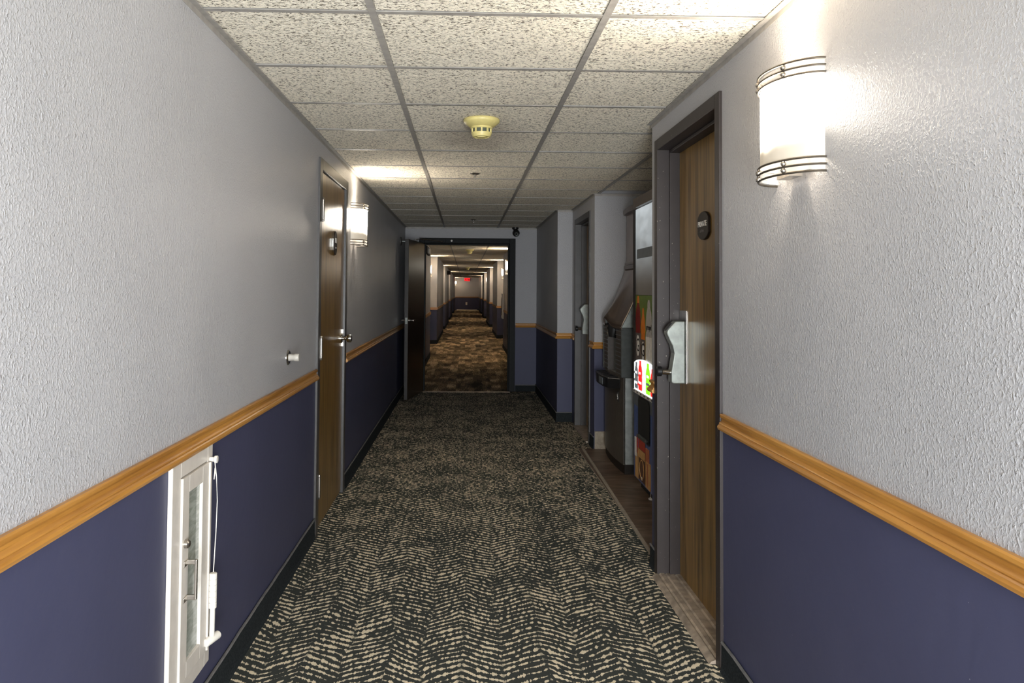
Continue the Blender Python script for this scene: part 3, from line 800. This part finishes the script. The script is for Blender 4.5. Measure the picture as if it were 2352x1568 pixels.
hm = thing('break_glass_hammer', (XL + .03, 2.585, .27), 'white plastic break-glass hammer dangling on a cord beside the extinguisher cabinet', 'hammer')
hx = XL + .036
b = MB(); b.lathe([(.001, 0), (.008, 0), (.008, .012), (.012, .016), (.012, .024), (.001, .026)], (xo, 2.606, .838), (1, 0, 0), 12); b.build('hook', 'whiteplastic', hm, smooth=True)
b = MB(); b.tube([(XL + .030, 2.604, .836), (XL + .034, 2.612, .78), (hx, 2.618, .70), (hx, 2.610, .60), (hx, 2.592, .48)], .0016, 6)
b.tube([(XL + .030, 2.604, .836), (XL + .036, 2.596, .80), (XL + .03, 2.600, .775), (XL + .03, 2.608, .81)], .0016, 6); b.build('cord', 'whiteplastic', hm)
b = MB(); pr = [(.001, .0)]
for i in range(6): pr += [(.0125, .001 + i * .0185), (.0125, .0172 + i * .0185), (.0110, .0178 + i * .0185), (.0110, .0190 + i * .0185)]
pr.append((.001, .113)); b.lathe(pr, (hx, 2.590, .366), (0, 0, 1), 14); b.build('grip', 'whiteplastic', hm, smooth=True)
b = MB(); b.tube([(hx, 2.590, .37), (hx, 2.588, .27)], .0085, 10); b.build('shaft', 'whiteplastic', hm, smooth=True)
b = MB(); b.lathe([(.001, -.030), (.0122, -.029), (.0132, -.026), (.0132, .026), (.0122, .029), (.001, .030)], (hx, 2.590, .268), (.42, .9, .12), 16); b.build('head', 'whiteplastic', hm, smooth=True)

ds = thing('wall_door_stop', (XL, 3.77, 1.07), 'chrome and rubber door stop on the left wall before the walnut door', 'door stop')
b = MB(); b.lathe([(.001, 0), (.036, 0), (.036, .003), (.030, .008), (.001, .008)], (XL, 3.77, 1.07), (1, 0, 0), 20); b.build('rosette', 'chrome', ds, smooth=True)
b = MB(); b.lathe([(.001, .006), (.017, .006), (.015, .03), (.0175, .034), (.0175, .05), (.015, .054), (.001, .054)], (XL, 3.77, 1.07), (1, 0, 0), 18); b.build('bumper', 'plate', ds, smooth=True)

dh = thing('door_holder', (XL, 10.12, 2.02), 'wall-mounted magnetic door holder behind the open dark door', 'door holder')
b = MB(); b.lathe([(.001, 0), (.058, 0), (.058, .006), (.048, .016), (.018, .02), (.001, .02)], (XL, 10.12, 2.02), (1, 0, 0), 18); b.build('plate', 'frame_grey', dh, smooth=True)
b = MB(); b.tube([(XL + .015, 10.12, 2.02), (XL + .062, 10.12, 2.02)], .009, 10); b.build('post', 'steel', dh, smooth=True)

# ------------------------------------------------------------------ ceiling devices
def detector(loc, mat, label, group=None):
    o = thing('smoke_detector', loc, label, 'smoke detector', group)
    x, y, z = loc
    b = MB(); b.lathe([(.001, 0), (.090, 0), (.093, -.004), (.093, -.014), (.088, -.020), (.060, -.041), (.001, -.041)], loc, (0, 0, 1), 36); b.build('base', mat, o, smooth=True)
    b = MB(); b.lathe([(.040, -.038), (.056, -.040), (.0565, -.048), (.0535, -.050), (.0535, -.0505), (.044, -.0505)], loc, (0, 0, 1), 36)
    b.lathe([(.044, -.0695), (.0535, -.0695), (.0535, -.072), (.045, -.091), (.038, -.092), (.036, -.089), (.001, -.089)], loc, (0, 0, 1), 36)
    for k in range(10):
        a = 2 * math.pi * (k + .5) / 10
        ca_, sa_ = math.cos(a), math.sin(a)
        vs = []
        for zz in (-.0505, -.0695):
            for r in (.046, .0535):
                for s in (-.0038, .0038): vs.append((x + r * ca_ - s * sa_, y + r * sa_ + s * ca_, z + zz))
        b.add(vs, [(0, 1, 3, 2), (4, 6, 7, 5), (0, 4, 5, 1), (2, 3, 7, 6), (0, 2, 6, 4), (1, 5, 7, 3)])
    b.build('head', mat, o, smooth=True)
    b = MB(); b.lathe([(.001, -.050), (.047, -.050), (.047, -.070), (.001, -.070)], loc, (0, 0, 1), 24); b.build('screen', 'soot', o, smooth=True)
    b = MB(); b.lathe([(.001, -.088), (.024, -.089), (.022, -.094), (.001, -.095)], loc, (0, 0, 1), 24); b.build('cap', mat, o, smooth=True)
    return o
sd = detector((.074, 3.97, ZT), 'yellow', 'yellowed smoke detector on the near hall ceiling')
for y, lab in ((16.7, 'smoke detector seen dark against the first lit strip of far hall ceiling'), (30.0, 'small yellowish smoke detector on the middle of the far hall ceiling'), (42.0, 'farthest smoke detector on the far hall ceiling')):
    c_ = copy_tree(sd); c_.location = (.08, y, ZT); c_['label'] = lab
def sprinkler(loc, label):
    o = thing('sprinkler', loc, label, 'sprinkler', 'ceiling sprinklers'); x, y, z = loc
    b = MB(); b.lathe([(.001, .001), (.036, 0), (.034, -.004), (.016, -.012), (.001, -.012)], loc, (.05, 0, 1), 20); b.build('escutcheon', 'nickel', o, smooth=True)
    b = MB(); b.lathe([(.001, -.010), (.009, -.010), (.009, -.022), (.004, -.026), (.004, -.040), (.001, -.040)], loc, (0, 0, 1), 10); b.build('pipe', 'nickel', o)
    b = MB(); b.lathe([(.001, -.040), (.013, -.041), (.013, -.043), (.001, -.044)], loc, (0, 0, 1), 12)
    for s in (-1, 1): b.tube([(x + s * .008, y, z - .02), (x + s * .010, y, z - .032), (x + s * .003, y, z - .041)], .0018, 5)
    b.build('deflector', 'nickel', o)
sprinkler((.062, 5.82, ZT), 'small pendant sprinkler in the ceiling behind the smoke detector')
sprinkler((.088, 9.62, ZT), 'small pendant sprinkler in the ceiling near the far doorway')
sc = thing('security_camera', (.68, 10.80, ZT), 'black turret security camera at the ceiling right of the far doorway', 'camera')
b = MB(); b.lathe([(.001, 0), (.045, 0), (.045, -.022), (.030, -.030), (.022, -.045), (.001, -.045)], (.68, 10.80, ZT), (0, 0, 1), 20); b.build('mount', 'black', sc, smooth=True)
b = MB(); b.lathe([(.050 * math.sin(math.pi * i / 12), -.050 * math.cos(math.pi * i / 12)) for i in range(13)], (.690, 10.79, ZT - .078), (0, -.9, -.35), 20); b.build('housing', 'black', sc, smooth=True)
b = MB(); b.lathe([(.019, .047), (.024, .051), (.026, .049), (.026, .043)], (.690, 10.79, ZT - .078), (.05, -.93, -.35), 20); b.build('ring', 'steel', sc, smooth=True)
b = MB(); b.lathe([(.001, .047), (.018, .048), (.016, .052), (.001, .053)], (.690, 10.79, ZT - .078), (.05, -.93, -.35), 16); b.build('lens', 'black', sc, smooth=True)

# ------------------------------------------------------------------ ice machine
ic = thing('ice_machine', (1.6, 6.39, 0), 'tall hotel ice dispenser with flared brown steel hood in the alcove', 'ice machine')
YA0, YA1 = 5.985, 6.795
def front(y, x0, bulge=.022):
    t = (y - (YA0 + YA1) / 2) / ((YA1 - YA0) / 2); return x0 - bulge * (1 - t * t)
NY = 12
yy = [YA0 + (YA1 - YA0) * i / NY for i in range(NY + 1)]
def bowed(b, x0, z0, z1, xb, bulge=.022, ya=None):
    ys_ = ya or yy
    pts = [(front(y, x0, bulge), y) for y in ys_] + [(xb, ys_[-1]), (xb, ys_[0])]
    b.prism(pts, lambda p, q, t: (p, q, t), z0, z1)
b = MB(); bowed(b, 1.222, 0.0, .075, 2.0); b.build('kick_base', 'bronze', ic)
b = MB(); bowed(b, 1.212, .075, .735, 1.224, .024); b.build('lower_front', 'charcoalmetal', ic, smooth=True)
b = MB(); b.box(1.226, 2.02, YA0, YA1, .075, .735); b.box(1.215, 1.226, YA0, YA0 + .01, .075, .735); b.build('lower_side', 'sidesteel', ic, bevel=.004)
b = MB(); b.box(1.200, 2.02, YA0, YA1, .735, 1.118); 
b = MB(); b.box(1.30, 2.02, YA0, YA1, .735, 1.118); b.box(1.195, 1.30, YA0, YA0 + .03, .735, 1.118); b.box(1.195, 1.30, YA1 - .03, YA1, .735, 1.118); b.build('dispenser_body', 'charcoal', ic, bevel=.004)
for ya_, yb_ in ((YA0 + .03, YA0 + .24), (YA1 - .21, YA1 - .03)):
    b = MB(); b.box(1.200, 1.30, ya_, yb_, .735, 1.115)
    rbx = b.build('grille', 'rib', ic)
    b = MB()
    for k in range(11):
        z = .755 + k * .033; b.box(1.1955, 1.201, ya_, yb_, z, z + .005)
    b.build('grille_line', 'greyblue', rbx)
b = MB(); b.box(1.255, 1.30, YA0 + .24, YA1 - .21, .735, 1.115); b.build('splash_panel', 'charcoal', ic)
b = MB(); b.tube([(1.225, 6.40, 1.12), (1.215, 6.40, 1.07), (1.205, 6.40, 1.02)], [.055, .05, .035], 12); b.build('chute', 'black', ic, smooth=True)
b = MB(); b.tube([(1.175, 6.42, 1.10), (1.172, 6.42, 1.06), (1.182, 6.42, 1.02)], [.012, .016, .010], 8); b.build('dispense_lever', 'nickel', ic, smooth=True)
b = MB()
tp = [(1.20, 6.06), (1.115, 6.14), (1.098, 6.25), (1.095, 6.40), (1.098, 6.55), (1.115, 6.66), (1.20, 6.74)]
b.prism(tp, lambda p, q, t: (p, q, t), .640, .722); tr_ = b.build('drip_tray', 'black', ic, bevel=.006)
for k in range(6):
    b = MB(); b.box(1.12, 1.25, 6.14 + k * .10, 6.15 + k * .10, .722, .727); b.build('tray_bar', 'blackmatte', tr_)
b = MB(); b.box(1.094, 1.0965, 6.24, 6.40, .655, .708); b.build('tray_label', 'greyblue', tr_)
b = MB(); b.box(1.1945, 1.1965, 6.10, 6.165, .535, .612); ws = b.build('access_sign', 'black', ic); tag(ws, 'small black wheelchair-access sticker')
b = MB()
wx = 1.1938
b.lathe([(.001, 0), (.005, 0), (.001, .001)], (wx, 6.135, .600), (-1, 0, 0), 10)
b.tube([(wx, 6.135, .592), (wx, 6.133, .574), (wx, 6.118, .573), (wx, 6.113, .556)], .0022, 5)
b.tube([(wx, 6.136 + .014 * math.cos(a), .566 + .014 * math.sin(a)) for a in [math.radians(110 + 25 * i) for i in range(9)]], .002, 5)
b.build('access_symbol', 'whiteprint', ws)
# hood: flares from the neck down to an arched lip
rows = []
NS = 10
def hoodpt(s, y):
    zt, xt = 1.60, front(y, 1.392, .012)
    u = (y - 6.47) / .20
    arch = .048 * max(0, 1 - u * u) if abs(u) < 1 else 0
    arch = .06 * math.exp(-((y - 6.49) / .15) ** 2)
    zb = 1.118 + arch
    xb = front(y, 1.192, .020) - .022 * math.exp(-((y - 6.49) / .15) ** 2)
    e = s ** 1.25
    return (xt + (xb - xt) * e, y, zt + (zb - zt) * s)
for i in range(NS + 1): rows.append([hoodpt(i / NS, YA0 + (YA1 - YA0) * k / 28) for k in range(29)])
b = MB(); b.grid(rows); b.grid([[(p[0] + .0, p[1], p[2]) for p in rows[-1]], [(p[0] + .016, p[1], p[2] - .022) for p in rows[-1]]])
hd = b.build('hood', 'hood', ic, smooth=True, solid=.004)
for y in (YA0, YA1):
    b = MB()
    q = [hoodpt(i / NS, y) for i in range(NS + 1)]
    b.add(q + [(1.62, y, 1.118), (1.62, y, 1.60)], [tuple(range(len(q) + 2))])
    b.build('hood_side', 'steel', ic)
b = MB(); b.tube([hoodpt(i / NS, YA0 - .002) for i in range(3, NS + 1)], .004, 6); b.build('hood_edge', 'chrome', ic)
b = MB(); b.box(1.62, 2.02, YA0, YA1, 1.118, 2.055); bowed(b, 1.400, 1.60, 2.055, 1.66, .012); b.build('bin', 'hood', ic, smooth=False)
b = MB(); bowed(b, 1.380, 1.585, 1.612, 1.66, .016, [YA0 - .004] + yy[1:-1] + [YA1 + .004]); bowed(b, 1.388, 1.622, 1.640, 1.66, .014); b.build('collar', 'capbrown', ic)
b = MB(); bowed(b, 1.372, 2.055, 2.098, 2.03, .030, [YA0 - .004] + yy[1:-1] + [YA1 + .004]); b.build('cap', 'capbrown', ic, bevel=.006)

# ------------------------------------------------------------------ vending machine
vm = thing('vending_machine', (1.6, 5.18, 0), 'tall drinks vending machine with lit window and bottle poster, in the alcove', 'vending machine')
VX, V0, V1 = 1.200, 4.61, 5.565
b = MB(); b.box(VX + .022, 2.05, V0 + .01, V1 - .01, .10, 2.04); b.build('cabinet', 'black', vm, bevel=.01)
b = MB()
for x in (VX + .06, 1.95):
    for y in (V0 + .06, V1 - .30): b.lathe([(.001, 0), (.026, 0), (.026, .012), (.012, .016), (.012, .11), (.001, .11)], (x, y, 0), (0, 0, 1), 10)
b.build('foot', 'whiteplastic', vm)
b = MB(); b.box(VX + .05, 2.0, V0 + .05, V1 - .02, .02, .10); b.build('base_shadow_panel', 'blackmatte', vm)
def vp(name, mat, y0, y1, z0, z1, d=.004, parent=None):
    b = MB(); b.box(VX + .022 - d - .0, VX + .022, y0, y1, z0, z1); return b.build(name, mat, parent or vm)
b = MB()
pts = [(VX + .022, V1 - .012), (VX - .004, V1 - .012), (VX - .012, V1 - .03), (VX - .012, V0 + .03), (VX - .004, V0 + .012), (VX + .022, V0 + .012)]
b.prism(pts, lambda p, q, t: (p, q, t), 1.985, 2.052); b.build('top_trim', 'capbrown', vm)
for ya_ in (V1 - .04, V0 + .012):
    b = MB(); b.box(VX - .008, VX + .022, ya_, ya_ + .028, .70, 1.975); b.build('side_trim', 'bronze', vm)
b = MB(); b.box(VX + .004, VX + .022, V0 + .04, V1 - .04, 1.372, 1.975); b.build('header_panel', 'header', vm)
b = MB(); b.box(VX + .002, VX + .004, V0 + .10, V1 - .09, 1.625, 1.69); b.build('header_mark', 'greyblue', vm)
# poster
po = vp('poster', 'green', V0 + .04, V1 - .04, .70, 1.370, .018)
tag(po, 'olive poster of drink bottles')
def bottle(yc, z0, z1, hw, capmat, bodymat, labmat, letter=None):
    H = z1 - z0; xs = VX + .0035
    prof = [(.9, 0), (1, .05), (1, .48), (.88, .54), (.98, .60), (1, .68), (.8, .80), (.42, .89), (.36, .90)]
    pts = [(yc + hw * r, z0 + H * h) for r, h in prof] + [(yc - hw * r, z0 + H * h) for r, h in reversed(prof)]
    b = MB(); b.prism(pts, lambda p, q, t: (t, p, q), xs - .001, VX + .006); o = b.build('printed_bottle', bodymat, po)
    b = MB(); b.prism([(yc + hw * .40, z0 + H * .90), (yc + hw * .40, z0 + H * .955), (yc + hw * .22, z0 + H), (yc - hw * .22, z0 + H), (yc - hw * .40, z0 + H * .955), (yc - hw * .40, z0 + H * .90)], lambda p, q, t: (t, p, q), xs - .0015, VX + .006)
    b.build('printed_cap', capmat, po)
    b = MB(); b.box(xs - .0016, VX + .006, yc - hw * .98, yc + hw * .98, z0 + H * .06, z0 + H * .47); b.build('printed_label', labmat, po)
    if letter:
        b = MB(); b.prism([(yc + hw * .62 * math.cos(2 * math.pi * i / 20), z0 + H * .29 + H * .15 * math.sin(2 * math.pi * i / 20)) for i in range(20)], lambda p, q, t: (t, p, q), xs - .0022, VX + .006); b.build('printed_disc', 'whiteprint', po)
        text('printed_letter', letter, .13, 'blackprint', po, (xs - .003, yc, z0 + H * .29), (0, -1, 0), (0, 0, 1))
bottle(5.440, .88, 1.365, .078, 'orange', 'deepred', 'greyprint', 'G')
bottle(5.285, .88, 1.285, .060, 'orange', 'orange', 'greyprint', 'G')
bottle(5.120, .88, 1.340, .085, 'paleprint', 'paleprint', 'whiteprint')
text('printed_word', 'propel', .055, 'blackprint', po, (VX + .001, 5.115, 1.16), (0, -1, 0), (0, 0, 1))
bottle(4.940, .88, 1.32, .070, 'orange', 'redprint', 'greyprint', 'G')
bottle(4.770, .88, 1.30, .065, 'orange', 'orange', 'greyprint', 'G')
# lit window with drink bottles behind it
wp = []
WY0, WY1, WZ0, WZ1 = 4.90, 5.55, .705, .935
for i in range(13):
    a = math.pi * i / 12; wp.append(((WY0 + WY1) / 2 + (WY1 - WY0) / 2 * math.cos(a), WZ1 - .06 + .06 * math.sin(a)))
wp += [(WY0, WZ0), (WY1, WZ0)]
b = MB(); b.prism(wp, lambda p, q, t: (t, p, q), VX - .006, VX + .006); wn = b.build('lit_window', 'winwhite', vm)
tag(wn, 'glowing window of bottles')
def wbot(y, mat, hw, z0, z1):
    H = z1 - z0
    prof = [(.85, 0), (1, .06), (1, .40), (.9, .46), (1, .54), (1, .66), (.7, .80), (.42, .86), (.42, 1)]
    b = MB(); b.prism([(y + hw * r, z0 + H * h) for r, h in prof] + [(y - hw * r, z0 + H * h) for r, h in reversed(prof)], lambda p, q, t: (t, p, q), VX - .009, VX - .004); b.build('window_bottle', mat, wn)
wbot(5.445, 'wingrey', .046, .725, .905); wbot(5.325, 'winred', .052, .725, .925); wbot(5.215, 'winwhite', .040, .725, .90); wbot(5.100, 'wingreen', .056, .725, .925); wbot(4.975, 'winred', .05, .725, .90)
for k, (y_, z_, w_, m_) in enumerate(((5.445, .80, .030, 'whiteprint'), (5.445, .765, .034, 'winwhite'), (5.45, .835, .026, 'winwhite'), (5.43, .868, .015, 'whiteprint'), (5.325, .775, .040, 'winwhite'), (5.33, .84, .018, 'winwhite'), (5.10, .79, .042, 'wingrey'), (5.10, .84, .030, 'winwhite'), (5.50, .78, .010, 'wingrey'), (5.50, .83, .008, 'wingrey'), (5.385, .82, .010, 'wingrey'), (5.385, .76, .008, 'winred'))):
    b = MB(); b.box(VX - .0100, VX - .005, y_ - w_, y_ + w_, z_ - .008, z_ + .008); b.build('label_band', m_, wn)
b = MB(); b.box(VX - .010, VX + .006, WY0, WY1, .690, .712); ls = b.build('price_strip', 'whiteprint', vm)
b = MB()
for k in range(6): b.box(VX - .0115, VX - .010, 5.53 - k * .105, 5.49 - k * .105, .695, .707)
b.build('price_mark', 'greyprint', ls)
# lower door
vp('lower_door', 'blue', V0 + .012, V1 - .012, .10, .690, .022)
vp('grey_band', 'greyblue', V0 + .012, V1 - .012, .60, .690, .024)
def rr(yc, zc, hw, hh, r, n=4):
    pts = []
    for cx_, cz_, a0 in ((1, 1, 0), (-1, 1, 90), (-1, -1, 180), (1, -1, 270)):
        for i in range(n + 1):
            a = math.radians(a0 + 90 * i / n); pts.append((yc + cx_ * (hw - r) + r * math.cos(a), zc + cz_ * (hh - r) + r * math.sin(a)))
    return pts
b = MB(); b.prism(rr(5.240, .535, .165, .135, .03), lambda p, q, t: (t, p, q), VX - .005, VX + .01); pk = b.build('pickup_pocket', 'blackmatte', vm)
b = MB(); b.prism(rr(5.240, .535, .175, .145, .034), lambda p, q, t: (t, p, q), VX - .003, VX + .01); b.build('pocket_rim', 'black', pk)
b = MB(); b.box(VX - .022, VX - .004, 5.115, 5.365, .402, .425); b.build('pocket_lip', 'charcoal', pk, bevel=.004)
snk = []
def snack(name, mat, y0, y1, z0, z1, d, par=None):
    b = MB(); b.box(VX - d, VX + .002, y0, y1, z0, z1); return b.build(name, mat, par or vm)
art = snack('snack_print', 'brownprint', 5.20, 5.40, .115, .40, .0022)
snack('print_block', 'redprint', 5.205, 5.395, .325, .40, .003, art)
snack('print_block', 'tanprint', 5.205, 5.395, .265, .32, .003, art)
snack('print_block', 'tanprint', 5.41, 5.455, .108, .32, .0025, art)
snack('print_block', 'tanprint', 5.465, 5.51, .108, .25, .0025, art)
snack('print_block', 'whiteprint', 5.465, 5.525, .25, .38, .0025, art)
snack('print_block', 'redprint', 5.425, 5.46, .28, .40, .0027, art)
snack('print_block', 'salmon', 5.09, 5.19, .28, .365, .0025, art)
snack('print_block', 'tanprint', 5.05, 5.19, .108, .28, .0025, art)
snack('print_block', 'salmon', 5.12, 5.15, .12, .27, .003, art)
b = MB(); b.tube([(VX - .0028, 5.30 + .062 * math.cos(2 * math.pi * i / 20), .195 + .062 * math.sin(2 * math.pi * i / 20)) for i in range(21)], .003, 5); b.build('print_ring', 'tanprint', art)
snack('print_block', 'whiteprint', 5.285, 5.325, .125, .145, .003, art)

# ------------------------------------------------------------------ far hall fittings
ex = thing('exit_sign', (.10, 54.95, 2.16), 'red glowing exit sign on the end wall of the far hall', 'exit sign')
b = MB(); b.box(-.10, .30, 54.93, 55.0, 2.04, 2.25); b.build('housing', 'blackmatte', ex)
text('exit_letters', 'EXIT', .20, 'exitred', ex, (.10, 54.925, 2.145), (1, 0, 0), (0, 0, 1), .003)
b = MB(); b.box(-.09, .29, 54.928, 54.93, 2.045, 2.06); b.box(-.09, .29, 54.928, 54.93, 2.228, 2.243); b.build('glow_edge', 'exitred', ex)
pl = thing('outlet_plate', (.06, 54.98, .42), 'white outlet plate on the navy end wall of the far hall', 'outlet', 'outlet plates')
b = MB(); b.box(0.0, .12, 54.975, 55, .36, .56); b.build('plate', 'whiteplastic', pl)
p2 = thing('outlet_plate', (.92, 16.9, .5), 'pale outlet plate low on the right wall of the far hall', 'outlet', 'outlet plates')
b = MB(); b.box(.905, .92, 16.75, 17.05, .44, .58); b.build('plate', 'plate', p2)
fc = thing('extinguisher_cabinet', (.92, 18.9, 1.0), 'narrow white extinguisher cabinet on the right wall of the far hall', 'cabinet')
b = MB(); b.box(.872, .92, 18.65, 19.15, .72, 1.32); b.build('body', 'white', fc, bevel=.006)
b = MB(); b.box(.868, .872, 18.72, 19.08, .80, 1.24); b.build('pane', 'pane', fc)
fs = thing('fire_alarm_strobe', (-.74, 14.6, 2.12), 'dark framed alarm strobe high on the left wall of the far hall', 'alarm')
b = MB(); b.box(-.74, -.70, 14.2, 15.3, 2.06, 2.20); b.build('frame', 'bronze', fs, bevel=.006)
b = MB(); b.box(-.70, -.685, 14.65, 15.05, 2.08, 2.17); b.build('lens', 'whiteprint', fs)
hs = thing('projecting_sign', (-.74, 31.0, 2.0), 'dark sign projecting from the left wall of the far hall', 'sign')
b = MB(); b.box(-.74, -.60, 30.98, 31.02, 2.0, 2.15); b.build('panel', 'bronze', hs)

# ------------------------------------------------------------------ glazed entrance added behind the camera to light the near hall
wd = thing('added_entrance', (.31, -1.66, 0), 'added glazed door, unseen behind the camera, that lights the near hall', 'door', kind='structure')
for x in (-.27, .89):
    b = MB(); b.box(x - .03, x + .03, -1.69, -1.63, 0, 2.16); b.build('door_frame', 'frame_dark', wd)
for z in (.05, 2.13):
    b = MB(); b.box(-.30, .92, -1.69, -1.63, z - .05 if z < 1 else z - .03, z + .05 if z < 1 else z + .03); b.build('door_rail', 'frame_dark', wd)
b = MB(); b.box(-.24, .86, -1.67, -1.665, .10, 2.10); b.build('pane', 'fillpane', wd)
ld = bpy.data.lights.new('added_fill', 'AREA'); ld.shape = 'RECTANGLE'; ld.size = 1.1; ld.size_y = 1.5; ld.energy = ADDED_FILL_W; ld.color = (.95, .98, 1.0)  # area light added to brighten the near walls and ceiling
lo = bpy.data.objects.new('added_fill', ld); col.objects.link(lo); lo.location = (.31, -1.62, .86); lo.rotation_euler = (math.radians(90), 0, 0)
